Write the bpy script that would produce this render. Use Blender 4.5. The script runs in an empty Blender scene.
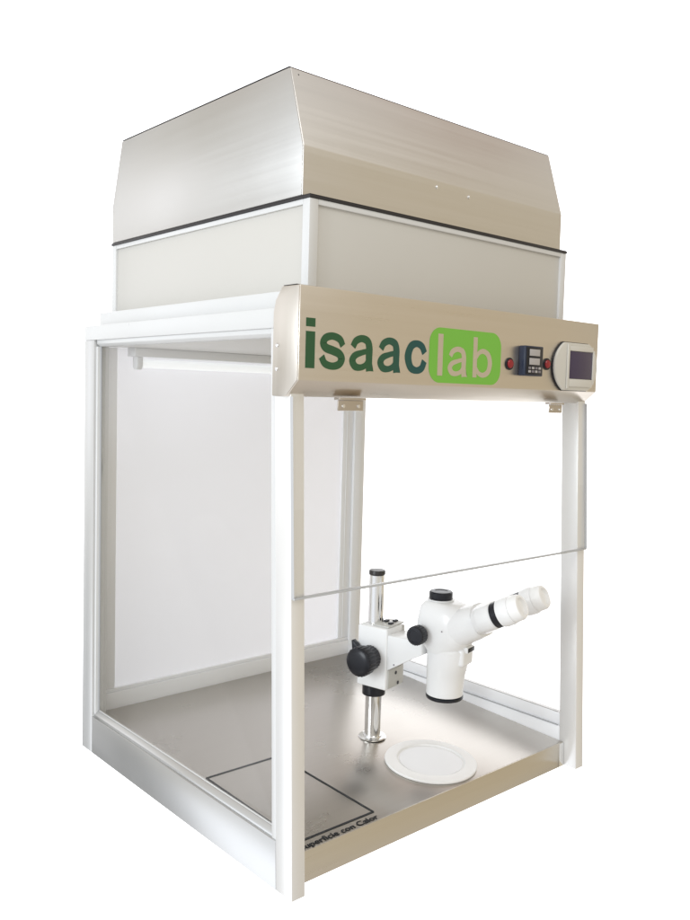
import bpy, bmesh, math, random
from mathutils import Vector, Matrix
random.seed(4)
S = bpy.context.scene
# ------------------------------------------------------------------ camera
F, CX, CY = 849.92, 345.37, 451.90          # measured on a 690 x 920 picture
CAM = Vector((-0.69994, -0.91834, 0.70857)); YAW, PITCH, ROLL = -0.71922, -0.06786, 0.02775
cd = bpy.data.cameras.new('camera'); cam = bpy.data.objects.new('camera', cd); S.collection.objects.link(cam)
fwd = Vector((-math.sin(YAW)*math.cos(PITCH), math.cos(YAW)*math.cos(PITCH), math.sin(PITCH)))
r0 = fwd.cross(Vector((0, 0, 1))).normalized(); u0 = r0.cross(fwd)
rt = math.cos(ROLL)*r0 + math.sin(ROLL)*u0; up = -math.sin(ROLL)*r0 + math.cos(ROLL)*u0
M = Matrix((rt, up, -fwd)).transposed().to_4x4(); M.translation = CAM
cam.matrix_world = M
cd.sensor_fit = 'VERTICAL'; cd.sensor_height = 36; cd.sensor_width = 27; cd.lens = F/920*36
cd.shift_x = (345-CX)/920; cd.shift_y = (CY-460)/920
cd.clip_start = 0.05; cd.clip_end = 100
S.camera = cam
S.render.resolution_x = 768; S.render.resolution_y = 1024
S.view_settings.view_transform = 'Standard'; S.view_settings.look = 'None'
S.view_settings.exposure = 0; S.view_settings.gamma = 1
# ------------------------------------------------------------------ world: a white studio, dimmer and warmer behind the camera
w = bpy.data.worlds.new('World'); S.world = w; w.use_nodes = True
nt = w.node_tree; nt.nodes.clear(); N = nt.nodes.new; L = nt.links.new
out = N('ShaderNodeOutputWorld'); bg = N('ShaderNodeBackground'); L(bg.outputs[0], out.inputs[0])
tc = N('ShaderNodeTexCoord')
def wdot(v):
    n = N('ShaderNodeVectorMath'); n.operation = 'DOT_PRODUCT'; L(tc.outputs['Generated'], n.inputs[0])
    n.inputs[1].default_value = Vector(v).normalized(); return n.outputs['Value']
def wmask(v, a, b):
    n = N('ShaderNodeMapRange'); n.interpolation_type = 'SMOOTHSTEP'; L(wdot(v), n.inputs['Value'])
    n.inputs['From Min'].default_value = a; n.inputs['From Max'].default_value = b; return n.outputs['Result']
def wmix(prev, fac, col):
    n = N('ShaderNodeMix'); n.data_type = 'RGBA'; L(fac, n.inputs['Factor'])
    if isinstance(prev, tuple): n.inputs[6].default_value = (*prev, 1)
    else: L(prev, n.inputs[6])
    n.inputs[7].default_value = (*col, 1); return n.outputs[2]
c = (0.70, 0.675, 0.625)                                              # walls of the room
c = wmix(c, wmask((0, 0, 1), 0.45, 0.95), (0.78, 0.76, 0.73))       # ceiling
c = wmix(c, wmask((0, 0, -1), 0.3, 0.9), (0.62, 0.57, 0.52))        # floor
c = wmix(c, wmask((-1, -0.1, 0.1), 0.60, 0.95), (1.02, 1.05, 1.12))      # paler wall to the left
c = wmix(c, wmask((-0.62, 0.50, -0.60), 0.91, 0.985), (1.7, 1.75, 1.85))   # bright spot added low on the left, whitens the side rail's front
c = wmix(c, wmask((-0.28, 0.86, -0.42), 0.93, 0.99), (0.26, 0.26, 0.255))  # dark spot added to dim reflections at the rail's rear end
c = wmix(c, wmask((-0.45, 0.87, 0.15), 0.965, 0.998), (1.5, 1.5, 1.55))   # bright spot added for a highlight on the hood side
c = wmix(c, wmask((0.75, -0.66, 0.0), 0.55, 0.95), (0.61, 0.53, 0.395))  # warm dim wall to the right
c = wmix(c, wmask((0.659, 0.752, 0), 0.60, 0.72), (2.1, 2.1, 2.15))   # white backdrop
g_ = wmask((0, 0, 1), 0.50, 0.60)
gm = N('ShaderNodeMath'); gm.operation = 'MULTIPLY'; L(g_, gm.inputs[0]); L(wmask((0.659, 0.752, 0), 0.0, 0.3), gm.inputs[1])
c = wmix(c, gm.outputs[0], (0.50, 0.39, 0.32))                                # above the backdrop the room's warm dim ceiling
c = wmix(c, wmask((-0.5, -0.6, 0.75), 0.75, 0.95), (0.85, 0.83, 0.80))
L(c, bg.inputs['Color']); bg.inputs['Strength'].default_value = 1
def area(name, loc, target, size, power, col):
    d = bpy.data.lights.new(name, 'AREA'); d.shape = 'SQUARE'; d.size = size; d.energy = power; d.color = col
    o = bpy.data.objects.new(name, d); S.collection.objects.link(o); o.location = loc
    o.rotation_euler = (Vector(target)-Vector(loc)).to_track_quat('-Z', 'Y').to_euler()
area('front_top_fill', (-0.6, -2.3, 3.3), (0.35, 0.2, 0.4), 1.5, 20, (1.0, 0.99, 0.97))  # unseen fill added above the front to brighten plate and front faces
area('window_light', (-4.1, 0.0, 1.3), (0.2, 0.25, 0.3), 1.6, 80, (0.90, 0.96, 1.0))

# ------------------------------------------------------------------ materials
def pbsdf(name):
    m = bpy.data.materials.new(name); m.use_nodes = True
    return m, m.node_tree, m.node_tree.nodes['Principled BSDF']
def steel(name, col, rough=0.28, axis='X', streak=0.10, aniso=0.5, metal=1.0, rv=0.10, bump=0.05):
    m, t, b = pbsdf(name); n = t.nodes.new; l = t.links.new
    tcn = n('ShaderNodeTexCoord'); mp = n('ShaderNodeMapping'); l(tcn.outputs['Object'], mp.inputs[0])
    sc = {'X': (2, 150, 150), 'Y': (150, 2, 150), 'Z': (150, 150, 2)}[axis]; mp.inputs['Scale'].default_value = sc
    nz = n('ShaderNodeTexNoise'); nz.inputs['Detail'].default_value = 3; nz.inputs['Scale'].default_value = 1; l(mp.outputs[0], nz.inputs[0])
    n2 = n('ShaderNodeTexNoise'); n2.inputs['Scale'].default_value = 5; n2.inputs['Detail'].default_value = 4; l(tcn.outputs['Object'], n2.inputs[0])
    r = n('ShaderNodeMapRange'); l(nz.outputs[0], r.inputs[0]); r.inputs[3].default_value = rough-rv*0.8; r.inputs[4].default_value = rough+rv*1.2
    a = n('ShaderNodeMath'); a.operation = 'MULTIPLY_ADD'; l(n2.outputs[0], a.inputs[0]); a.inputs[1].default_value = 0.16; l(r.outputs[0], a.inputs[2])
    s = n('ShaderNodeMath'); s.operation = 'SUBTRACT'; l(a.outputs[0], s.inputs[0]); s.inputs[1].default_value = 0.08; l(s.outputs[0], b.inputs['Roughness'])
    mx = n('ShaderNodeMix'); mx.data_type = 'RGBA'; l(nz.outputs[0], mx.inputs[0])
    mx.inputs[6].default_value = (*[x*(1-streak) for x in col], 1); mx.inputs[7].default_value = (*[min(1, x*(1+streak)) for x in col], 1)
    l(mx.outputs[2], b.inputs['Base Color'])
    b2 = n('ShaderNodeBump'); b2.inputs['Strength'].default_value = bump; b2.inputs['Distance'].default_value = 0.004
    l(n2.outputs[0], b2.inputs['Height']); l(b2.outputs[0], b.inputs['Normal'])
    b.inputs['Metallic'].default_value = metal; b.inputs['Anisotropic'].default_value = aniso
    return m
def paint(name, col, rough=0.35, spec=0.5, var=0.03, scale=9, metal=0.0, bump=0.04):
    m, t, b = pbsdf(name); n = t.nodes.new; l = t.links.new
    tcn = n('ShaderNodeTexCoord'); nz = n('ShaderNodeTexNoise'); nz.inputs['Scale'].default_value = scale; nz.inputs['Detail'].default_value = 5
    l(tcn.outputs['Object'], nz.inputs[0])
    mx = n('ShaderNodeMix'); mx.data_type = 'RGBA'; l(nz.outputs[0], mx.inputs[0])
    mx.inputs[6].default_value = (*[x*(1-var) for x in col], 1); mx.inputs[7].default_value = (*[min(1, x*(1+var)) for x in col], 1)
    l(mx.outputs[2], b.inputs['Base Color'])
    r = n('ShaderNodeMapRange'); l(nz.outputs[0], r.inputs[0]); r.inputs[3].default_value = max(0.02, rough-0.05); r.inputs[4].default_value = rough+0.05
    l(r.outputs[0], b.inputs['Roughness'])
    n3 = n('ShaderNodeTexNoise'); n3.inputs['Scale'].default_value = 900; l(tcn.outputs['Object'], n3.inputs[0])
    bp = n('ShaderNodeBump'); bp.inputs['Strength'].default_value = bump; bp.inputs['Distance'].default_value = 0.0004
    l(n3.outputs[0], bp.inputs['Height']); l(bp.outputs[0], b.inputs['Normal'])
    b.inputs['Specular IOR Level'].default_value = spec; b.inputs['Metallic'].default_value = metal
    return m
def glass(name, tint, gloss=1.0):
    m = bpy.data.materials.new(name); m.use_nodes = True; t = m.node_tree; t.nodes.clear(); n = t.nodes.new; l = t.links.new
    o = n('ShaderNodeOutputMaterial'); tr = n('ShaderNodeBsdfTransparent'); tr.inputs[0].default_value = (*tint, 1)
    g = n('ShaderNodeBsdfGlossy'); g.inputs['Roughness'].default_value = 0.02; fr = n('ShaderNodeFresnel'); geo = n('ShaderNodeNewGeometry'); ior = n('ShaderNodeMapRange'); l(geo.outputs['Backfacing'], ior.inputs[0]); ior.inputs[3].default_value = 1.45; ior.inputs[4].default_value = 1/1.45; l(ior.outputs[0], fr.inputs[0])
    k = n('ShaderNodeMath'); k.operation = 'MULTIPLY'; l(fr.outputs[0], k.inputs[0]); k.inputs[1].default_value = gloss
    mx = n('ShaderNodeMixShader'); l(k.outputs[0], mx.inputs[0]); l(tr.outputs[0], mx.inputs[1]); l(g.outputs[0], mx.inputs[2]); l(mx.outputs[0], o.inputs[0])
    return m
m_alu = paint('white_lacquered_aluminium', (0.70, 0.705, 0.70), 0.30, 0.6, 0.02)  # toned darker than the inner lacquer to offset strong light on the frame
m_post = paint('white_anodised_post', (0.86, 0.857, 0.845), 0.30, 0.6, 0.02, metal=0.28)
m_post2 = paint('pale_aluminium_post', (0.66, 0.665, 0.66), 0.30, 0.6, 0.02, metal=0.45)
m_int = paint('lightened_inner_lacquer', (0.92, 0.93, 0.95), 0.30, 0.6, 0.015)  # same white made lighter, standing in for light on the shaded inner parts
m_rail = paint('satin_aluminium', (0.645, 0.65, 0.645), 0.30, 0.7, 0.02, metal=0.85)
m_panel = paint('cream_panel', (0.61, 0.595, 0.555), 0.42, 0.4, 0.02, 4)
m_back = paint('white_laminate', (0.80, 0.81, 0.82), 0.28, 0.5, 0.01, 3)
m_hood = steel('hood_steel', (0.75, 0.73, 0.705), 0.33, 'X', 0.05)
m_hoods = steel('hood_steel_side', (0.69, 0.685, 0.665), 0.36, 'Y', 0.02, 0.2, 1.0, 0.05, 0.03)
m_head = steel('header_steel', (0.75, 0.695, 0.62), 0.30, 'X', 0.03)
m_top = steel('worktop_steel', (0.565, 0.535, 0.495), 0.29, 'X', 0.03, 0.0, 1.0, 0.008, 0.0)
m_brk = steel('bracket_steel', (0.60, 0.55, 0.50), 0.3, 'X', 0.05)
m_chrome = steel('chrome', (0.86, 0.86, 0.85), 0.10, 'Z', 0.02, 0)
m_gask = paint('black_rubber', (0.022, 0.02, 0.022), 0.45, 0.5, 0.1)
m_black = paint('black_plastic', (0.009, 0.010, 0.015), 0.30, 0.4, 0.1)
m_line = paint('black_marking', (0.02, 0.022, 0.024), 0.5, 0.3, 0.1)
m_scope = paint('white_enamel', (0.90, 0.905, 0.905), 0.22, 0.5, 0.01)
m_scopeg = paint('grey_enamel', (0.58, 0.58, 0.55), 0.35, 0.5, 0.02)
m_plate = paint('white_plate', (0.92, 0.92, 0.91), 0.35, 0.5, 0.01)
m_inset = paint('opal_inset', (0.86, 0.87, 0.885), 0.22, 0.5, 0.01)
def translucent(name, col, fac):
    m = bpy.data.materials.new(name); m.use_nodes = True; t = m.node_tree; b = t.nodes['Principled BSDF']; n = t.nodes.new; l = t.links.new
    b.inputs['Base Color'].default_value = (*col, 1); b.inputs['Roughness'].default_value = 0.25
    tcn = n('ShaderNodeTexCoord'); nz = n('ShaderNodeTexNoise'); nz.inputs['Scale'].default_value = 2.5; l(tcn.outputs['Object'], nz.inputs[0])
    mr = n('ShaderNodeMapRange'); l(nz.outputs[0], mr.inputs[0]); mr.inputs[3].default_value = 0.22; mr.inputs[4].default_value = 0.30; l(mr.outputs[0], b.inputs['Roughness'])
    tl = n('ShaderNodeBsdfTranslucent'); tl.inputs[0].default_value = (*col, 1); mx = n('ShaderNodeMixShader'); mx.inputs[0].default_value = fac
    l(b.outputs[0], mx.inputs[1]); l(tl.outputs[0], mx.inputs[2]); l(mx.outputs[0], t.nodes['Material Output'].inputs[0]); return m
m_back = translucent('opal_acrylic', (0.93, 0.932, 0.945), 0.68)
m_glass = glass('clear_glass', (0.985, 0.988, 0.986))
m_sash = glass('clear_acrylic', (0.993, 0.993, 0.99), 0.6)
m_edge = paint('polished_glass_edge', (0.52, 0.53, 0.54), 0.25, 0.6)
m_seal = paint('grey_seal', (0.42, 0.43, 0.44), 0.5, 0.4)
m_tube = paint('opal_tube', (0.85, 0.85, 0.85), 0.3)
m_tube.node_tree.nodes['Principled BSDF'].inputs['Emission Color'].default_value = (0.92, 0.97, 1.0, 1)
m_tube.node_tree.nodes['Principled BSDF'].inputs['Emission Strength'].default_value = 0.5   # faint glow added to keep the unlit tube pale
m_red = paint('red_lens', (0.30, 0.008, 0.016), 0.25, 0.6, 0.05)
m_ctrl = paint('blue_black_housing', (0.018, 0.028, 0.06), 0.35, 0.5, 0.05)
m_disp = paint('pale_display', (0.45, 0.43, 0.42), 0.25, 0.5, 0.03)
m_bez = paint('ivory_bezel', (0.66, 0.64, 0.58), 0.3, 0.5, 0.02)
m_scr = paint('violet_dark_screen', (0.055, 0.04, 0.085), 0.25, 0.5, 0.05)
m_btn = paint('grey_button', (0.22, 0.2, 0.22), 0.4)
def pill_mat():
    return paint('light_green_vinyl', (0.20, 0.53, 0.065), 0.4, 0.4, 0.03)
m_pill = pill_mat()
def green_mat():
    m, t, b = pbsdf('dark_green_vinyl'); n = t.nodes.new; l = t.links.new
    tcn = n('ShaderNodeTexCoord'); sx = n('ShaderNodeSeparateXYZ'); l(tcn.outputs['Object'], sx.inputs[0])
    r = n('ShaderNodeMapRange'); l(sx.outputs[0], r.inputs[0]); r.inputs[1].default_value = 0.12; r.inputs[2].default_value = 0.22
    mx = n('ShaderNodeMix'); mx.data_type = 'RGBA'; l(r.outputs[0], mx.inputs[0])
    mx.inputs[6].default_value = (0.028, 0.105, 0.042, 1); mx.inputs[7].default_value = (0.012, 0.082, 0.078, 1)
    l(mx.outputs[2], b.inputs['Base Color']); b.inputs['Roughness'].default_value = 0.4; b.inputs['Specular IOR Level'].default_value = 0.4
    return m
m_green = green_mat()

# ------------------------------------------------------------------ mesh helpers
def lean(v):
    """the lower frame of the cabinet splays slightly forward towards its feet"""
    t = max(0.0, 1-v.z/0.705); s = max(0.0, 1-v.y/0.6485)
    return Vector((v.x + t*s*(0.007+0.011*v.x/0.7), v.y - 0.0243*t*s, v.z))
class MB:
    def __init__(self): self.bm = bmesh.new(); self.mats = []
    def mi(self, m):
        if m not in self.mats: self.mats.append(m)
        return self.mats.index(m)
    def box(self, x0, x1, y0, y1, z0, z1, m, bev=0.0008, seg=2):
        b = bmesh.new(); vs = [b.verts.new((x, y, z)) for x in (x0, x1) for y in (y0, y1) for z in (z0, z1)]
        for f in ((0, 1, 3, 2), (4, 6, 7, 5), (0, 4, 5, 1), (2, 3, 7, 6), (0, 2, 6, 4), (1, 5, 7, 3)): b.faces.new([vs[i] for i in f])
        return self._add(b, m, bev, seg)
    def prism(self, pts, a0, a1, axis, m, bev=0.0008, seg=2, smooth=False):
        """polygon pts in the plane across axis, extruded a0..a1"""
        b = bmesh.new()
        def mk(p, a): return {'x': (a, p[0], p[1]), 'y': (p[0], a, p[1]), 'z': (p[0], p[1], a)}[axis]
        A = [b.verts.new(mk(p, a0)) for p in pts]; B = [b.verts.new(mk(p, a1)) for p in pts]; n = len(pts)
        b.faces.new(A); b.faces.new(B[::-1])
        for i in range(n): b.faces.new((A[i], B[i], B[(i+1) % n], A[(i+1) % n]))
        return self._add(b, m, bev, seg, smooth)
    def lathe(self, prof, m, mat=None, n=48, smooth=True, cap=True):
        """prof = [(r, h)...] about local z, mat = Matrix"""
        b = bmesh.new(); rings = []
        for r, h in prof: rings.append([b.verts.new((r*math.cos(2*math.pi*i/n), r*math.sin(2*math.pi*i/n), h)) for i in range(n)])
        for k in range(len(rings)-1):
            for i in range(n): b.faces.new((rings[k][i], rings[k][(i+1) % n], rings[k+1][(i+1) % n], rings[k+1][i]))
        if cap: b.faces.new(rings[0][::-1]); b.faces.new(rings[-1])
        if mat is not None: bmesh.ops.transform(b, matrix=mat, verts=b.verts)
        return self._add(b, m, 0, 0, smooth)
    def _add(self, b, m, bev, seg, smooth=False):
        bmesh.ops.recalc_face_normals(b, faces=b.faces)
        if bev > 0: bmesh.ops.bevel(b, geom=b.edges[:], offset=bev, segments=seg, affect='EDGES', profile=0.5, clamp_overlap=True)
        k = self.mi(m)
        for f in b.faces: f.material_index = k; f.smooth = smooth
        me = bpy.data.meshes.new('tmp'); b.to_mesh(me); b.free(); self.bm.from_mesh(me); bpy.data.meshes.remove(me)
        return self
    def build(self, name, parent=None, warp=None, origin=None, label=None, auto=True):
        if warp:
            for v in self.bm.verts: v.co = warp(v.co)
        if origin:
            for v in self.bm.verts: v.co -= Vector(origin)
        me = bpy.data.meshes.new(name); self.bm.to_mesh(me); self.bm.free()
        for m in self.mats: me.materials.append(m)
        if auto:
            for p in me.polygons: p.use_smooth = True
            try: me.set_sharp_from_angle(angle=math.radians(32))
            except Exception: pass
        o = bpy.data.objects.new(name, me); S.collection.objects.link(o)
        if origin: o.location = origin
        if parent:
            o.parent = parent
        if label: o['label'] = label
        return o
def empty(name, loc, rz, label, cat, group=None):
    o = bpy.data.objects.new(name, None); S.collection.objects.link(o); o.location = loc; o.rotation_euler = (0, 0, rz)
    o.empty_display_size = 0.05; o['label'] = label; o['category'] = cat
    if group: o['group'] = group
    return o
def tomat(p, d):
    """matrix placing local z along d at p"""
    m = Vector(d).to_track_quat('Z', 'Y').to_matrix().to_4x4(); m.translation = Vector(p); return m
def catmull(P, k=10):
    P = [Vector(p) for p in P]; Q = [2*P[0]-P[1]] + P + [2*P[-1]-P[-2]]; o = []
    for i in range(1, len(Q)-2):
        a, b, c_, d = Q[i-1:i+3]
        for j in range(k):
            t = j/k; o.append(0.5*((2*b)+(-a+c_)*t+(2*a-5*b+4*c_-d)*t*t+(-a+3*b-3*c_+d)*t**3))
    o.append(P[-1]); return o

# ------------------------------------------------------------------ the cabinet
CAB = empty('laminar_flow_cabinet', (0.35, 0.32, 0), 0, 'tall white and brushed steel laminar flow cabinet with glass sides and stainless hood', 'cabinet')
CO = Vector((0.35, 0.32, 0))
def cpart(mb, name, parent=None, warp=None, label=None):
    """build a cabinet part in world coordinates and hang it on its parent"""
    o = mb.build(name, None, warp, None, label)
    p = parent or CAB
    o.parent = p
    o.matrix_parent_inverse = Matrix.Translation(-CO) if p is CAB else Matrix.Identity(4)
    return o
W, D = 0.70, 0.6485
PW = 0.0232
def zt(y): return 0.0456+0.045*y
# posts
a = MB(); a.box(0, PW, 0, 0.036, 0, 0.80, m_post, 0.0012); cpart(a, 'front_post', warp=lean)
a = MB(); a.box(W-PW, W, 0, 0.036, 0, 0.80, m_post, 0.0012); cpart(a, 'front_post', warp=lean)
a = MB(); a.box(0, 0.030, 0.607, D, 0, 0.7968, m_post2, 0.001); a.box(0.004, 0.026, 0.600, 0.607, 0.07, 0.785, m_alu, 0.0008); cpart(a, 'rear_post', warp=lean)
a = MB(); a.box(0.672, 0.705, 0.615, D, 0, 0.8243, m_int, 0.001); cpart(a, 'rear_post', warp=lean)
# left side frame
a = MB(); a.prism([(0, 0), (0.024, 0), (0.024, 0.054), (0.0165, 0.060), (0.0163, 0.0718), (0, 0.0718)], 0.036, 0.607, 'y', m_rail, 0.0009); a.prism([(0.0030, 0.072), (0.0163, 0.072), (0.0163, 0.0745), (0.0118, 0.0835), (0.0090, 0.0835), (0.0030, 0.077)], 0.045, 0.603, 'y', m_rail, 0.0006)
cpart(a, 'bottom_rail', warp=lean)
a = MB(); a.box(0, 0.024, 0.0, D, 0.797, 0.8243, m_alu, 0.001); a.prism([(0.004, 0.797), (0.022, 0.797), (0.022, 0.785), (0.010, 0.785), (0.004, 0.790)], 0.045, 0.603, 'y', m_alu, 0.0006)
cpart(a, 'top_rail', warp=lean)
a = MB(); a.box(0.002, 0.022, 0.0362, 0.047, 0.072, 0.797, m_alu, 0.0008); a.box(0.005, 0.020, 0.047, 0.051, 0.08, 0.787, m_alu, 0.0005); cpart(a, 'glazing_stile', warp=lean)
a = MB(); a.box(0.012, 0.0155, 0.051, 0.600, 0.084, 0.785, m_glass, 0); cpart(a, 'side_glass', warp=lean)
a = MB()
a.box(0.0095, 0.012, 0.5965, 0.600, 0.084, 0.785, m_seal, 0.0003); a.box(0.0095, 0.012, 0.051, 0.5965, 0.0837, 0.0850, m_alu, 0.0003)
cpart(a, 'glass_seal', warp=lean)
# right side frame
a = MB(); a.box(0.678, W, 0.036, 0.615, 0, 0.074, m_int, 0.001); a.box(0.6815, 0.699, 0.037, 0.614, 0.0743, 0.098, m_int, 0.0012)
a.box(0.6772, 0.6795, 0.04, 0.61, 0.0738, 0.0752, m_seal, 0.0002); a.box(0.6838, 0.6855, 0.045, 0.605, 0.0979, 0.0987, m_seal, 0.0002)
cpart(a, 'bottom_rail', warp=lean)
a = MB(); a.box(0.676, W, 0.0, 0.615, 0.785, 0.8243, m_int, 0.001); cpart(a, 'top_rail', warp=lean)
a = MB(); a.box(0.689, 0.6925, 0.037, 0.615, 0.0985, 0.785, m_glass, 0); cpart(a, 'side_glass', warp=lean)
# back wall
a = MB(); a.box(0.030, 0.672, 0.628, 0.636, 0.06, 0.7865, m_back, 0.0005)
cpart(a, 'back_panel', warp=lean)
a = MB()
a.box(0.030, 0.672, 0.617, 0.6278, 0.066, 0.105, m_int, 0.001); a.box(0.036, 0.672, 0.6205, 0.6278, 0.1053, 0.112, m_int, 0.0008)
cpart(a, 'back_rail', warp=lean)
a = MB(); a.box(0.640, 0.6718, 0.622, 0.6278, 0.1123, 0.786, m_int, 0.0008); a.box(0.652, 0.6545, 0.6208, 0.6222, 0.1123, 0.786, m_int, 0.0004); cpart(a, 'back_stile', warp=lean)
a = MB(); a.box(0.0302, 0.055, 0.622, 0.6278, 0.1123, 0.786, m_int, 0.0008); cpart(a, 'back_stile', warp=lean)
# ceiling
a = MB(); a.box(0.024, 0.676, 0.002, 0.636, 0.787, 0.797, m_panel, 0.0005); cpart(a, 'ceiling_panel')
# fluorescent fitting under the ceiling, along the back
a = MB(); a.box(0.075, 0.64, 0.586, 0.620, 0.770, 0.7868, m_alu, 0.001); lf = cpart(a, 'light_fitting')
for x in (0.082, 0.622):
    a = MB(); a.prism([(0.592, 0.770), (0.612, 0.770), (0.612, 0.752), (0.607, 0.745), (0.597, 0.745), (0.592, 0.752)], x, x+0.012, 'x', m_alu, 0.001); cpart(a, 'tube_holder', lf)
a = MB(); a.lathe([(0.0075, 0), (0.008, 0.004), (0.008, 0.524), (0.0075, 0.528)], m_tube, tomat((0.094, 0.602, 0.757), (1, 0, 0)), 24); cpart(a, 'fluorescent_tube', lf)
# worktop
a = MB()
def sheet(x0, x1, y0, y1, th, m, bev=0.001):
    b = bmesh.new(); vs = [b.verts.new((x, y, zt(y-0.0236*(1-y/D)) - (th if k == 0 else 0))) for x in (x0, x1) for y in (y0, y1) for k in (0, 1)]
    for f in ((0, 1, 3, 2), (4, 6, 7, 5), (0, 4, 5, 1), (2, 3, 7, 6), (0, 2, 6, 4), (1, 5, 7, 3)): b.faces.new([vs[i] for i in f])
    a._add(b, m, bev, 2)
sheet(0.0236, 0.6764, 0.0285, 0.6165, 0.003, m_top, 0.0012)
wt = cpart(a, 'worktop', warp=lean)
m_lip = steel('worktop_lip_steel', (0.69, 0.645, 0.565), 0.30, 'X', 0.05)
a = MB(); a.box(0.0236, 0.6764, 0.0262, 0.0283, -0.0008, zt(0.003)+0.0003, m_lip, 0.0007); a.box(0.662, 0.6764, 0.0256, 0.02615, 0.0, zt(0.003)-0.0005, m_chrome, 0.0002)
a.box(0.0236, 0.6764, 0.0284, 0.046, -0.0008, 0.0006, m_lip, 0.0004); cpart(a, 'front_lip', wt, warp=lean)
# heated zone outline on the worktop and its wording
def strip(mb, p, q, wdt, m, h=0.0004):
    p, q = Vector(p), Vector(q); d = (q-p).normalized(); n = Vector((-d.y, d.x)); b = bmesh.new()
    c4 = [p-d*wdt/2+n*wdt/2, q+d*wdt/2+n*wdt/2, q+d*wdt/2-n*wdt/2, p-d*wdt/2-n*wdt/2]
    lo = [b.verts.new((v.x, v.y, zt(v.y)+0.0001)) for v in c4]; hi = [b.verts.new((v.x, v.y, zt(v.y)+h)) for v in c4]
    b.faces.new(lo); b.faces.new(hi[::-1])
    for i in range(4): b.faces.new((lo[i], lo[(i+1) % 4], hi[(i+1) % 4], hi[i]))
    mb._add(b, m, 0, 0)
a = MB(); sq = [(0.0505, 0.270), (0.1985, 0.267), (0.2085, 0.0275), (0.0595, 0.0290)]
for i in range(4):
    p, q = Vector(sq[i]), Vector(sq[(i+1) % 4]); d = (q-p).normalized()*0.0017
    strip(a, p+d*1.3, q-d*1.3, 0.0042, m_line, 0.0007)
cpart(a, 'heated_zone_outline', wt)
def text_mesh(name, body, size, m, offset, spacing=1.0):
    c_ = bpy.data.curves.new(name, 'FONT'); c_.body = body; c_.size = size; c_.offset = offset; c_.extrude = 0.0001; c_.space_character = spacing; c_.resolution_u = 12
    o = bpy.data.objects.new(name, c_); S.collection.objects.link(o); dg = bpy.context.evaluated_depsgraph_get()
    me = bpy.data.meshes.new_from_object(o.evaluated_get(dg)); bpy.data.objects.remove(o); bpy.data.curves.remove(c_)
    me.materials.clear(); me.materials.append(m); return me
me = text_mesh('worktop_lettering', 'Superficie con Calor', 0.0160, m_line, 0.00012, 1.0)
xs = [v.co.x for v in me.vertices]; k = 0.154/(max(xs)-min(xs))
for v in me.vertices:
    x, y, z = v.co; wx = 0.0500+(x-min(xs))*k; wy = 0.0090+y; v.co = (wx, wy, zt(wy)+0.0009+z)
bmt = bmesh.new(); bmt.from_mesh(me); g0 = bmesh.ops.duplicate(bmt, geom=bmt.verts[:]+bmt.edges[:]+bmt.faces[:])
for v in g0['geom']:
    if isinstance(v, bmesh.types.BMVert): v.co += Vector((0.00055, 0.0, -0.00005))
bmt.to_mesh(me); bmt.free()
o = bpy.data.objects.new('worktop_lettering', me); S.collection.objects.link(o); o.parent = wt

# header box
HP = [(0.034, 0.7035), (0.0012, 0.7035), (-0.0236, 0.7254), (-0.0236, 0.8516), (0.0150, 0.8520), (0.0290, 0.835), (0.034, 0.818)]
a = MB(); a.prism(HP, -0.0031, 0.7031, 'x', m_head, 0.0009, 2); HD = cpart(a, 'header_box')
a = MB(); a.prism([(p[0], p[1]) for p in [(0.033, 0.7045), (0.0016, 0.7045), (-0.0222, 0.7258), (-0.0222, 0.8503), (0.0145, 0.8508), (0.0283, 0.834), (0.033, 0.818)]], -0.0043, -0.0032, 'x', m_brk, 0.0003)
a.mats[0] = steel('end_cap_steel', (0.70, 0.66, 0.60), 0.34, 'Z', 0.03); cpart(a, 'end_cap', HD)
a = MB(); a.box(-0.0025, 0.0335, -0.0150, 0.0140, 0.8522, 0.8530, m_gask, 0.0002); cpart(a, 'top_slot', HD)
for z in (0.7725, 0.7405):
    a = MB(); a.lathe([(0.0032, 0), (0.0030, 0.0010), (0.0018, 0.0018)], m_chrome, tomat((-0.0043, 0.0235, z), (-1, 0, 0)), 20); cpart(a, 'rivet', HD)
YF = -0.0236
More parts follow.
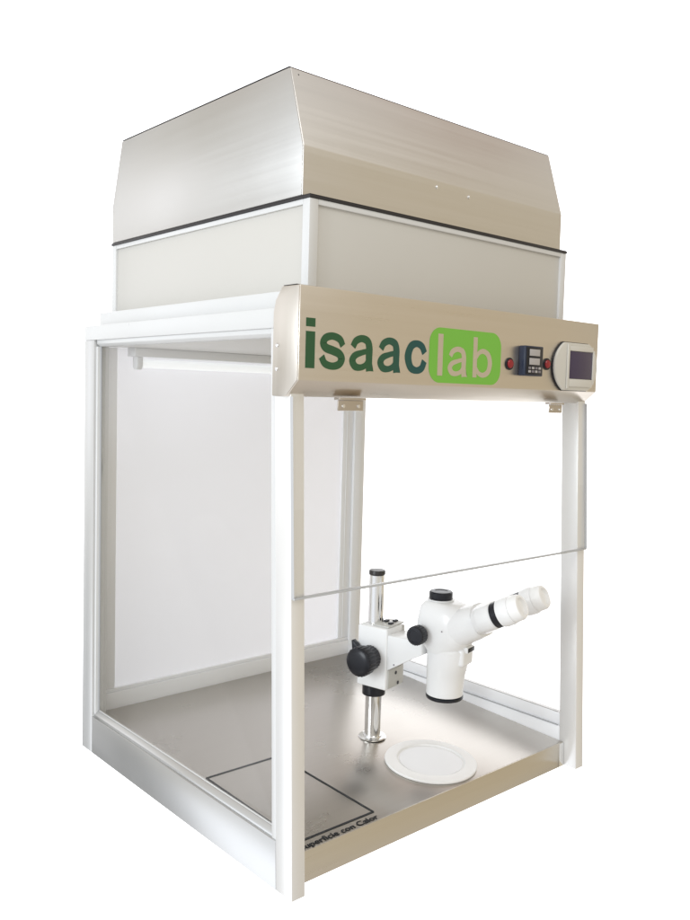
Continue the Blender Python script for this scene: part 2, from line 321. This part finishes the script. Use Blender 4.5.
# lettering built from strokes
def stroke_poly(P, wd, k=10):
    C_ = catmull([(x, y) for x, y in P], k); n = len(C_); out_l, out_r = [], []
    ws = wd if isinstance(wd, (list, tuple)) else [wd]*len(P)
    for i, p in enumerate(C_):
        t = i/(n-1)*(len(P)-1); j = min(int(t), len(P)-2); ww = ws[j]+(ws[j+1]-ws[j])*(t-j)
        d = (C_[min(i+1, n-1)]-C_[max(i-1, 0)]).normalized(); nn = Vector((-d.y, d.x))*ww/2
        out_l.append(p+nn); out_r.append(p-nn)
    return out_l, out_r
def glyph(mb, ch, x0, x1, zb, xh, m, y, dep, lw=1.0):
    sx = x1-x0
    def T(v): return (x0+v[0]*sx, zb+v[1]*xh)
    def poly(pts, dy=0):
        b = bmesh.new(); A = [b.verts.new((T(p)[0], y-dy, T(p)[1])) for p in pts]; B = [b.verts.new((T(p)[0], y-dep-dy, T(p)[1])) for p in pts]; n = len(pts)
        b.faces.new(A); b.faces.new(B[::-1])
        for i in range(n): b.faces.new((A[i], B[i], B[(i+1) % n], A[(i+1) % n]))
        bmesh.ops.triangulate(b, faces=[f for f in b.faces if len(f.verts) > 4])
        mb._add(b, m, 0, 0)
    def st(P, wd, dy=0):
        wd = [q*lw for q in wd] if isinstance(wd, (list, tuple)) else wd*lw
        l_, r_ = stroke_poly(P, wd); b = bmesh.new(); n = len(l_)
        R = [[b.verts.new((T(p)[0], yy, T(p)[1])) for p in side] for side in (l_, r_) for yy in (y-dy, y-dep-dy)]
        for i in range(n-1):
            for A, B in ((0, 1), (1, 3), (3, 2), (2, 0)): b.faces.new((R[A][i], R[A][i+1], R[B][i+1], R[B][i]))
        b.faces.new([R[k_][0] for k_ in (0, 1, 3, 2)]); b.faces.new([R[k_][-1] for k_ in (0, 2, 3, 1)])
        mb._add(b, m, 0, 0)
    e = 0.00003
    if ch == 'i': poly([(0, 0), (1, 0), (1, 0.985), (0, 0.985)]); poly([(0, 1.11), (1, 1.11), (1, 1.34), (0, 1.34)])
    if ch == 'l': poly([(0, 0), (1, 0), (1, 1.36), (0, 1.36)])
    if ch == 's': st([(0.90, 0.66), (0.78, 0.83), (0.50, 0.905), (0.24, 0.845), (0.15, 0.70), (0.25, 0.575), (0.52, 0.51), (0.76, 0.435), (0.86, 0.30), (0.76, 0.145), (0.50, 0.085), (0.22, 0.15), (0.09, 0.33)], [0.20, 0.21, 0.20, 0.22, 0.25, 0.24, 0.24, 0.24, 0.26, 0.22, 0.20, 0.21, 0.22])
    if ch == 'c': st([(0.89, 0.63), (0.76, 0.82), (0.52, 0.895), (0.27, 0.80), (0.145, 0.50), (0.26, 0.19), (0.52, 0.095), (0.77, 0.17), (0.89, 0.39)], [0.22, 0.22, 0.20, 0.25, 0.29, 0.25, 0.20, 0.22, 0.22])
    if ch == 'a':
        st([(0.13, 0.66), (0.24, 0.825), (0.47, 0.905), (0.70, 0.84), (0.775, 0.66), (0.775, 0.40), (0.780, 0.16), (0.800, 0.0)], [0.20, 0.21, 0.20, 0.23, 0.25, 0.25, 0.24, 0.25])
        poly([(0.70, 0), (0.96, 0), (0.915, 0.10), (0.89, 0.25), (0.78, 0.25)], -0.00001)
        st([(0.76, 0.575), (0.48, 0.51), (0.22, 0.42), (0.12, 0.27), (0.22, 0.12), (0.42, 0.09), (0.63, 0.16), (0.76, 0.33)], [0.15, 0.16, 0.20, 0.24, 0.22, 0.18, 0.17, 0.14], e)
    if ch == 'b':
        poly([(0, 0), (0.24*lw, 0), (0.24*lw, 1.36), (0, 1.36)])
        st([(0.13, 0.62), (0.30, 0.84), (0.54, 0.90), (0.78, 0.77), (0.87, 0.49), (0.78, 0.21), (0.54, 0.09), (0.30, 0.15), (0.13, 0.36)], [0.14, 0.18, 0.20, 0.24, 0.26, 0.24, 0.20, 0.18, 0.14], e)
for ch, x0, x1 in (('i', 0.0078, 0.0235), ('s', 0.0315, 0.0780), ('a', 0.0860, 0.1340), ('a', 0.1400, 0.1880), ('c', 0.1950, 0.2420)):
    a = MB(); glyph(a, ch, x0, x1, 0.7420, 0.0500, m_green, YF-0.0002, 0.0004); cpart(a, 'logo_letter', HD)
# rounded badge
def rrect(x0, x1, z0, z1, r, n=10, rx=None):
    rx = rx or r; pts = []
    for cx, cz, a0 in ((x1-rx, z1-r, 0), (x0+rx, z1-r, 90), (x0+rx, z0+r, 180), (x1-rx, z0+r, 270)):
        for i in range(n+1):
            t = math.radians(a0+90*i/n); pts.append((cx+rx*math.cos(t), cz+r*math.sin(t)))
    return pts
a = MB(); a.prism(rrect(0.2470, 0.4180, 0.7300, 0.8145, 0.0235), YF-0.0002, YF-0.0005, 'y', m_pill, 0); BD = cpart(a, 'logo_badge', HD)
for ch, x0, x1 in (('l', 0.2655, 0.2770), ('a', 0.2880, 0.3370), ('b', 0.3480, 0.3965)):
    a = MB(); glyph(a, ch, x0, x1, 0.7410, 0.0470, m_head, YF-0.00055, 0.0002, 0.86); cpart(a, 'badge_letter', HD)
# indicator lamps
for x, z in ((0.4410, 0.7665), (0.5445, 0.7705)):
    a = MB(); a.lathe([(0.0104, 0), (0.0104, 0.0015), (0.0094, 0.0022), (0.0074, 0.0022)], m_black, tomat((x, YF-0.0001, z), (0, -1, 0)), 32); il = cpart(a, 'indicator_lamp', HD)
    a = MB(); a.lathe([(0.0073, 0), (0.0073, 0.001), (0.0060, 0.0024), (0.0030, 0.0030)], m_red, tomat((x, YF-0.0023, z), (0, -1, 0)), 32)
    cpart(a, 'lamp_lens', HD)
# temperature controller
a = MB(); a.box(0.4660, 0.5170, YF-0.0130, YF-0.0001, 0.7480, 0.7985, m_ctrl, 0.0015)
cpart(a, 'temperature_controller', HD)
a = MB(); a.box(0.4695, 0.5140, YF-0.0138, YF-0.0131, 0.7505, 0.7960, m_black, 0.0003)
cpart(a, 'controller_face', HD)
for z in (0.7820, 0.7670):
    a = MB(); a.box(0.4775, 0.5060, YF-0.0144, YF-0.01385, z-0.0002, z+0.0110, m_disp, 0.0003); cpart(a, 'controller_display', HD)
for i in range(4):
    for j in range(2):
        a = MB(); x = 0.4755+i*0.0092; z = 0.7535+j*0.0058; a.box(x, x+0.0066, YF-0.0148, YF-0.01385, z, z+0.0040, m_btn if (i+j) % 2 else m_disp, 0.0006); cpart(a, 'controller_button', HD)
# round-sided display unit
def lens_outline(x0, x1, z0, z1, bulge):
    """a wide ellipse cut flat at the top and the bottom"""
    xm, zm, rw, rh = (x0+x1)/2, (z0+z1)/2, (x1-x0)/2, (z1-z0)/2; k_ = 1.22; t0 = math.asin(1/k_)
    pts = [(xm+rw*math.cos(t), zm+rh*k_*math.sin(t)) for t in [-t0+2*t0*i/24 for i in range(25)]]
    return pts + [(2*xm-x, 2*zm-z) for x, z in pts]
a = MB(); a.prism(lens_outline(0.5610, 0.6935, 0.7265, 0.8115, 0.01), YF-0.0070, YF-0.0001, 'y', m_bez, 0.0016, 3); PD = cpart(a, 'display_unit', HD)
a = MB(); a.prism(lens_outline(0.5590, 0.6950, 0.7255, 0.8128, 0.01), YF-0.0025, YF-0.00005, 'y', m_black, 0.0003, 1); cpart(a, 'display_back_plate', HD)
a = MB()
# raised central section of the bezel: frame of four bars round the screen
for bx in ((0.5940, 0.6010, 0.7290, 0.8090), (0.6740, 0.6790, 0.7380, 0.8000)): a.box(bx[0], bx[1], YF-0.0100, YF-0.0071, bx[2], bx[3], m_bez, 0.0012)
for bx in ((0.6011, 0.6739, 0.7330, 0.7470), (0.6011, 0.6739, 0.7970, 0.8060)): a.box(bx[0], bx[1], YF-0.0100, YF-0.0071, bx[2], bx[3], m_bez, 0.0012)
cpart(a, 'display_bezel', HD)
a = MB(); a.box(0.6015, 0.6735, YF-0.0085, YF-0.0072, 0.7475, 0.7965, m_scr, 0.0006); cpart(a, 'display_screen', HD)

# frame top tray under the casing
a = MB(); a.box(0.020, 0.680, 0.016, 0.626, 0.8245, 0.8501, m_alu, 0.001); cpart(a, 'top_tray')
# casing
X0, X1, Y0, Y1, ZB, ZC = 0.0439, 0.6527, 0.0203, 0.6259, 0.8503, 0.979
a = MB(); a.box(X0+0.004, X1-0.004, Y0+0.004, Y1-0.004, ZB, ZC-0.001, m_panel, 0.0005); CS = cpart(a, 'upper_casing')
pt = 0.016
for x, y in ((X0, Y0), (X1-pt, Y0), (X0, Y1-pt), (X1-pt, Y1-pt)):
    a = MB(); a.box(x, x+pt, y, y+pt, ZB+0.0002, ZC, m_alu, 0.001); cpart(a, 'corner_post', CS)
a = MB(); h = 0.0075
a.box(X0+0.0003, X0+0.0037, Y0+pt, Y1-pt, ZC-h, ZC, m_alu, 0.0005); a.box(X1-0.0037, X1-0.0003, Y0+pt, Y1-pt, ZC-h, ZC, m_alu, 0.0005)
a.box(X0+pt, X1-pt, Y0+0.0003, Y0+0.0037, ZC-h, ZC, m_alu, 0.0005); a.box(X0+pt, X1-pt, Y1-0.0037, Y1-0.0003, ZC-h, ZC, m_alu, 0.0005)
cpart(a, 'cap_rail', CS)
a = MB(); a.box(X0-0.0015, X1+0.0015, Y0-0.0015, Y1+0.0015, ZC+0.0002, ZC+0.0038, m_gask, 0.0009, 3); cpart(a, 'rubber_gasket')
a = MB(); a.box(X0-0.0005, X1+0.0005, Y0-0.0005, Y1+0.0005, ZC+0.0040, ZC+0.0054, m_gask, 0.0005, 2); cpart(a, 'rubber_gasket')
# hood
HX0, HX1 = 0.0450, 0.6590
HPR = [(0.0388, 0.9846), (0.0388, 1.0537), (0.0732, 1.1683), (0.5889, 1.1683), (0.6258, 1.0537), (0.6258, 0.9846)]
a = MB(); a.prism(HPR, HX0, HX1, 'x', m_hood, 0.0014, 3); HO = cpart(a, 'hood')
a = MB()
cy = (0.0388+0.6258)/2
a.prism([(0.0398, 0.9852), (0.0398, 1.0535), (0.0738, 1.1674), (0.5883, 1.1674), (0.6248, 1.0535), (0.6248, 0.9852)], HX0-0.0012, HX0-0.0002, 'x', m_hoods, 0.0003)
cpart(a, 'hood_side_panel', HO)
a = MB(); a.box(HX0-0.0012, HX1, 0.0745, 0.5876, 1.1685, 1.1697, m_gask, 0.0003); cpart(a, 'top_seam', HO)
for x, z in ((0.3181, 1.0440), (0.3960, 1.0415)):
    a = MB(); a.lathe([(0.0030, 0), (0.0028, 0.0010), (0.0012, 0.0020)], m_chrome, tomat((x, 0.0387, z), (0, -1, 0)), 16); cpart(a, 'rivet', HO)
a = MB(); a.lathe([(0.0014, 0), (0.0012, 0.0008)], m_black, tomat((0.0580, 0.0715, 1.1600), (0, -0.96, 0.28)), 12); cpart(a, 'screw', HO)
# sliding front sash of clear acrylic with its two clips
a = MB(); a.box(0.0005, 0.6995, -0.0082, -0.0022, 0.4287, 0.7033, m_sash, 0)
for f in a.bm.faces:
    if abs(f.normal.y) < 0.5 and f.normal.z < 0.5: f.material_index = a.mi(m_edge)
SA = cpart(a, 'front_sash', warp=lean)
a = MB(); a.box(0.0008, 0.6992, -0.0085, -0.0020, 0.4257, 0.4286, m_edge, 0.0008); cpart(a, 'polished_edge', SA, warp=lean)
for x0, x1 in ((0.0790, 0.1270), (0.5770, 0.6160)):
    a = MB(); a.box(x0, x1, -0.0108, -0.0086, 0.6850, 0.7000, m_brk, 0.0008); a.box(x0, x1+0.003, -0.0135, -0.0010, 0.7002, 0.7034, m_brk, 0.0008)
    cl = cpart(a, 'sash_clip')
    for q in (0.2, 0.8):
        a = MB(); a.lathe([(0.0030, 0), (0.0026, 0.0012), (0.0012, 0.0018)], m_chrome, tomat((x0+(x1-x0)*q, -0.0108, 0.6915), (0, -1, 0)), 16); cpart(a, 'clip_screw', cl)

# ------------------------------------------------------------------ plate
a = MB(); R_ = 0.0835
a.lathe([(R_-0.006, 0), (R_-0.0008, 0.0006), (R_, 0.0030), (R_-0.001, 0.0048), (0.0635, 0.0062), (0.0615, 0.0058), (0.0595, 0.0032), (0.0575, 0.0028)], m_plate, None, 96)
a.lathe([(0.0572, 0.0028), (0.0568, 0.0036), (0.03, 0.0038), (0.001, 0.0038)], m_inset, None, 96)
pl = a.build('round_plate'); pl.location = (0.4113, 0.0935, zt(0.0935)+0.0001); pl.rotation_euler = (math.atan(0.045), 0, 0)
pl['label'] = 'round white plate with pale inset disc lying on the steel worktop under the microscope'; pl['category'] = 'plate'

# ------------------------------------------------------------------ microscope
PB = (0.3958, 0.2318, zt(0.2318))
MS = empty('stereo_microscope', PB, math.radians(13), 'white stereo microscope with black knobs on a chrome pole inside the cabinet', 'microscope')
def mp(mb, name, parent=None, label=None): return mb.build(name, parent or MS, None, None, label)
a = MB(); a.lathe([(0.0155, 0.002), (0.0146, 0.314), (0.0142, 0.3145)], m_chrome, None, 64); mp(a, 'pole')
a = MB(); a.lathe([(0.0262, 0.0004), (0.0266, 0.0020), (0.0250, 0.0032), (0.0190, 0.0036), (0.0180, 0.0060), (0.0157, 0.0066)], m_chrome, None, 64); mp(a, 'base_flange')
a = MB(); a.lathe([(0.0148, 0.3146), (0.0156, 0.3155), (0.0156, 0.3215), (0.0146, 0.3232), (0.004, 0.3238)], m_black, None, 48); mp(a, 'pole_cap')
a = MB(); a.lathe([(0.0215, 0.0850), (0.0220, 0.0860), (0.0220, 0.1060), (0.0200, 0.1064)], m_black, None, 48); mp(a, 'stop_collar')
# focus block: a clamp round the pole with the slide in front
a = MB(); a.box(-0.028, 0.026, -0.044, 0.021, 0.1065, 0.2215, m_scope, 0.0030, 3)
fb = mp(a, 'focus_block')
a = MB(); a.box(0.0262, 0.0345, -0.0438, -0.010, 0.1075, 0.2190, m_scopeg, 0.0012); mp(a, 'block_side_plate', fb)
a = MB(); a.box(-0.022, 0.030, -0.0462, -0.0441, 0.1085, 0.1440, m_scopeg, 0.0006); mp(a, 'slide_plate', fb)
for x, z in ((0.0030, 0.1345), (0.0110, 0.1135)):
    a = MB(); a.lathe([(0.0034, 0), (0.0034, 0.0006)], m_black, tomat((x, -0.0463, z), (0, -1, 0)), 20); mp(a, 'slide_screw', fb)
a = MB(); a.box(-0.020, 0.034, -0.0420, -0.006, 0.2217, 0.2250, m_scopeg, 0.0008); mp(a, 'slide_cover', fb)
for x, y in ((0.000, -0.034), (0.022, -0.030), (0.010, -0.018)):
    a = MB(); a.box(x-0.0055, x+0.0055, y-0.0035, y+0.0035, 0.2252, 0.2285, m_black, 0.0008); mp(a, 'cover_clip', fb)
# big focus knobs
def knob(prof, p, d, ridges, name, parent=None):
    a = MB(); n = 96; b = bmesh.new(); rings = []
    for r, h, rg in prof:
        rings.append([b.verts.new(((r+(rg*0.0006*(1 if i % 4 < 2 else -1)))*math.cos(2*math.pi*i/n), (r+(rg*0.0006*(1 if i % 4 < 2 else -1)))*math.sin(2*math.pi*i/n), h)) for i in range(n)])
    for k_ in range(len(rings)-1):
        for i in range(n): b.faces.new((rings[k_][i], rings[k_][(i+1) % n], rings[k_+1][(i+1) % n], rings[k_+1][i]))
    b.faces.new(rings[0][::-1]); b.faces.new(rings[-1]); bmesh.ops.transform(b, matrix=tomat(p, d), verts=b.verts); a._add(b, m_black, 0, 0, True)
    return mp(a, name, parent)
for s in (-1, 1):
    x = -0.0281 if s < 0 else 0.0348
    knob([(0.0215, 0, 0), (0.0225, 0.002, 1), (0.0225, 0.018, 1), (0.0235, 0.0195, 0), (0.0262, 0.021, 0), (0.0268, 0.024, 1), (0.0268, 0.041, 1), (0.0258, 0.0430, 0), (0.0230, 0.0450, 0), (0.0160, 0.0468, 0), (0.0080, 0.0476, 0), (0.001, 0.0478, 0)], (x, -0.0105, 0.1640), (s, 0, 0), True, 'focus_knob')
a = MB(); a.prism([(0.012, 0.172), (0.024, 0.176), (0.026, 0.192), (0.0245, 0.193), (0.016, 0.186), (0.008, 0.176)], -0.0420, -0.0300, 'x', m_black, 0.0010); mp(a, 'clamp_lever', fb)
# arm from the block to the head
a = MB(); a.prism([(-0.0440, 0.1440), (-0.0440, 0.2110), (-0.1180, 0.2130), (-0.1180, 0.1880), (-0.0985, 0.1775)], -0.0265, 0.0265, 'x', m_scope, 0.0022, 3); ar = mp(a, 'arm')
a = MB(); a.lathe([(0.0016, 0), (0.0014, 0.0006)], m_btn, tomat((-0.0266, -0.0600, 0.1590), (-1, 0, 0)), 12); mp(a, 'arm_screw', ar)
def loft(mb, secs, m, n=64, ex=3.2):
    b = bmesh.new(); rings = []
    for z, yc, ry, rx, tilt, e in secs:
        rg = []
        for i in range(n):
            t = 2*math.pi*i/n; cx_, sy_ = math.cos(t), math.sin(t)
            x = rx*abs(cx_)**(2/e)*math.copysign(1, cx_); y = ry*abs(sy_)**(2/e)*math.copysign(1, sy_)
            rg.append(b.verts.new((x, yc+y*math.cos(tilt), z+y*math.sin(tilt))))
        rings.append(rg)
    for k_ in range(len(rings)-1):
        for i in range(n): b.faces.new((rings[k_][i], rings[k_][(i+1) % n], rings[k_+1][(i+1) % n], rings[k_+1][i]))
    b.faces.new(rings[0][::-1]); b.faces.new(rings[-1]); mb._add(b, m, 0, 0, True)
# head
HY = -0.1525
a = MB()
Mh = Matrix.Translation((0, HY, 0))
loft(a, [(0.1198, HY, 0.0305, 0.0305, 0, 2.0), (0.1210, HY, 0.0328, 0.0328, 0, 2.0), (0.1420, HY-0.0005, 0.0335, 0.0332, 0, 2.0), (0.1640, HY-0.002, 0.0352, 0.0340, 0, 2.0), (0.1660, HY-0.0025, 0.0362, 0.0345, 0, 2.0), (0.1900, HY-0.005, 0.0385, 0.0350, 0, 2.1), (0.2060, HY-0.006, 0.0400, 0.0358, 0, 2.1), (0.2140, HY-0.003, 0.0300, 0.0300, 0, 2.0)], m_scope)
HDm = mp(a, 'optical_body')
a = MB(); a.lathe([(0.0280, 0.1130), (0.0325, 0.1135), (0.0337, 0.1155), (0.0337, 0.1185), (0.0315, 0.1197)], m_black, Mh, 72); mp(a, 'objective_ring', HDm)
# housing: smooth loft of rounded sections stacked upwards
a = MB()
loft(a, [(0.2000, HY, 0.0352, 0.0352, 0, 2.0), (0.2080, HY, 0.0395, 0.0375, 0, 2.2), (0.2180, HY-0.001, 0.0465, 0.0395, 0, 2.6), (0.2330, HY-0.002, 0.0520, 0.0405, 0, 2.9),
         (0.2500, HY-0.001, 0.0525, 0.0395, 0, 3.0), (0.2660, HY-0.001, 0.0505, 0.0370, 0, 3.0), (0.2780, HY+0.001, 0.0465, 0.0335, 0, 2.8), (0.2850, HY+0.003, 0.0390, 0.0295, 0, 2.4), (0.2880, HY+0.007, 0.0300, 0.0260, 0, 2.1), (0.2885, HY+0.009, 0.024, 0.0240, 0, 2.0)], m_scope)
hs = mp(a, 'head_housing')
a = MB(); cm = Matrix.Translation((0, -0.1385, 0.0045))
a.lathe([(0.0235, 0.2846), (0.0240, 0.2858), (0.0240, 0.2866)], m_scope, cm, 48); a.lathe([(0.0205, 0.2867), (0.0212, 0.2880), (0.0212, 0.2985), (0.0195, 0.3005), (0.012, 0.3008), (0.011, 0.3000), (0.002, 0.3000)], m_black, cm, 64); mp(a, 'camera_port_cap')
# neck leading forward to the eyepieces
el = math.radians(26.5); dv = Vector((0, -math.cos(el), math.sin(el)))
def loft2(mb, secs, m, n=64):
    """sections across dv: (point, half width x, half height, exponent)"""
    nv = Vector((0, math.sin(el), math.cos(el))); b = bmesh.new(); rings = []
    for p, rx, rz, e in secs:
        rg = []
        for i in range(n):
            t = 2*math.pi*i/n; cx_, sy_ = math.cos(t), math.sin(t)
            rg.append(b.verts.new(Vector(p)+Vector((1, 0, 0))*(rx*abs(cx_)**(2/e)*math.copysign(1, cx_))+nv*(rz*abs(sy_)**(2/e)*math.copysign(1, sy_))))
        rings.append(rg)
    for k_ in range(len(rings)-1):
        for i in range(n): b.faces.new((rings[k_][i], rings[k_][(i+1) % n], rings[k_+1][(i+1) % n], rings[k_+1][i]))
    b.faces.new(rings[0][::-1]); b.faces.new(rings[-1]); mb._add(b, m, 0, 0, True)
a = MB(); P0 = Vector((0, -0.176, 0.2450))
loft2(a, [(P0, 0.0385, 0.0340, 2.6), (P0+dv*0.020, 0.0395, 0.0325, 2.6), (P0+dv*0.044, 0.0410, 0.0310, 2.6), (P0+dv*0.052, 0.0400, 0.0290, 2.5), (P0+dv*0.0525, 0.0380, 0.0270, 2.5)], m_scope)
mp(a, 'binocular_neck')
a = MB(); P1 = P0+dv*0.0525
loft2(a, [(P1+Vector((0.008, 0, 0)), 0.0490, 0.0255, 2.6), (P1+dv*0.004+Vector((0.008, 0, 0)), 0.0560, 0.0262, 2.6), (P1+dv*0.016+Vector((0.008, 0, 0)), 0.0600, 0.0250, 2.6), (P1+dv*0.020+Vector((0.008, 0, 0)), 0.0590, 0.0225, 2.6)], m_scopeg)
a.mats[0] = m_scope; mp(a, 'prism_housing')
for sx in (-0.0380, 0.0560):
    p = P1+dv*0.0170+Vector((sx, 0, 0.001)); mt = tomat(p, dv)
    a = MB(); a.lathe([(0.0215, 0), (0.0226, 0.002), (0.0226, 0.025), (0.0212, 0.027), (0.0205, 0.0290)], m_scope, mt, 56); et = mp(a, 'eyepiece_tube')
    a = MB(); a.lathe([(0.0205, 0.0291), (0.0220, 0.0298), (0.0220, 0.0400), (0.0205, 0.0410)], m_black, mt, 56); mp(a, 'dioptre_ring', et)
    a = MB(); a.lathe([(0.0215, 0.0411), (0.0236, 0.0425), (0.0244, 0.0500), (0.0242, 0.0590), (0.0226, 0.0640)], m_scope, mt, 56); mp(a, 'eyepiece', et)
    a = MB(); a.lathe([(0.0214, 0.0641), (0.0222, 0.0650), (0.0216, 0.0770), (0.0190, 0.0815), (0.0150, 0.0822), (0.0135, 0.0770), (0.003, 0.0765)], m_plate, mt, 56); mp(a, 'eyecup', et)
# magnification knobs
for s in (-1, 1):
    knob([(0.0125, 0, 0), (0.0130, 0.004, 0), (0.0160, 0.0052, 0), (0.0166, 0.007, 1), (0.0166, 0.022, 1), (0.0155, 0.0240, 0), (0.0110, 0.0244, 0), (0.0105, 0.0236, 0), (0.003, 0.0238, 0)], (s*0.0400, -0.1240, 0.2330), (s, 0, 0), True, 'zoom_knob', )
a = MB(); a.lathe([(0.0013, 0), (0.0011, 0.0006)], m_btn, tomat((-0.0410, -0.165, 0.244), (-1, 0, 0)), 12); mp(a, 'housing_screw', hs)
# front rib and small name plate
a = MB(); a.box(-0.0200, 0.0200, HY-0.0455, HY-0.020, 0.1800, 0.2120, m_scope, 0.0060, 4); rb = mp(a, 'front_rib')
a = MB(); a.box(-0.0130, 0.0130, HY-0.0500, HY-0.036, 0.2050, 0.2160, m_scope, 0.0020, 3); a.box(-0.0115, 0.0115, HY-0.0507, HY-0.0502, 0.2068, 0.2145, m_black, 0.0002); mp(a, 'name_plate')
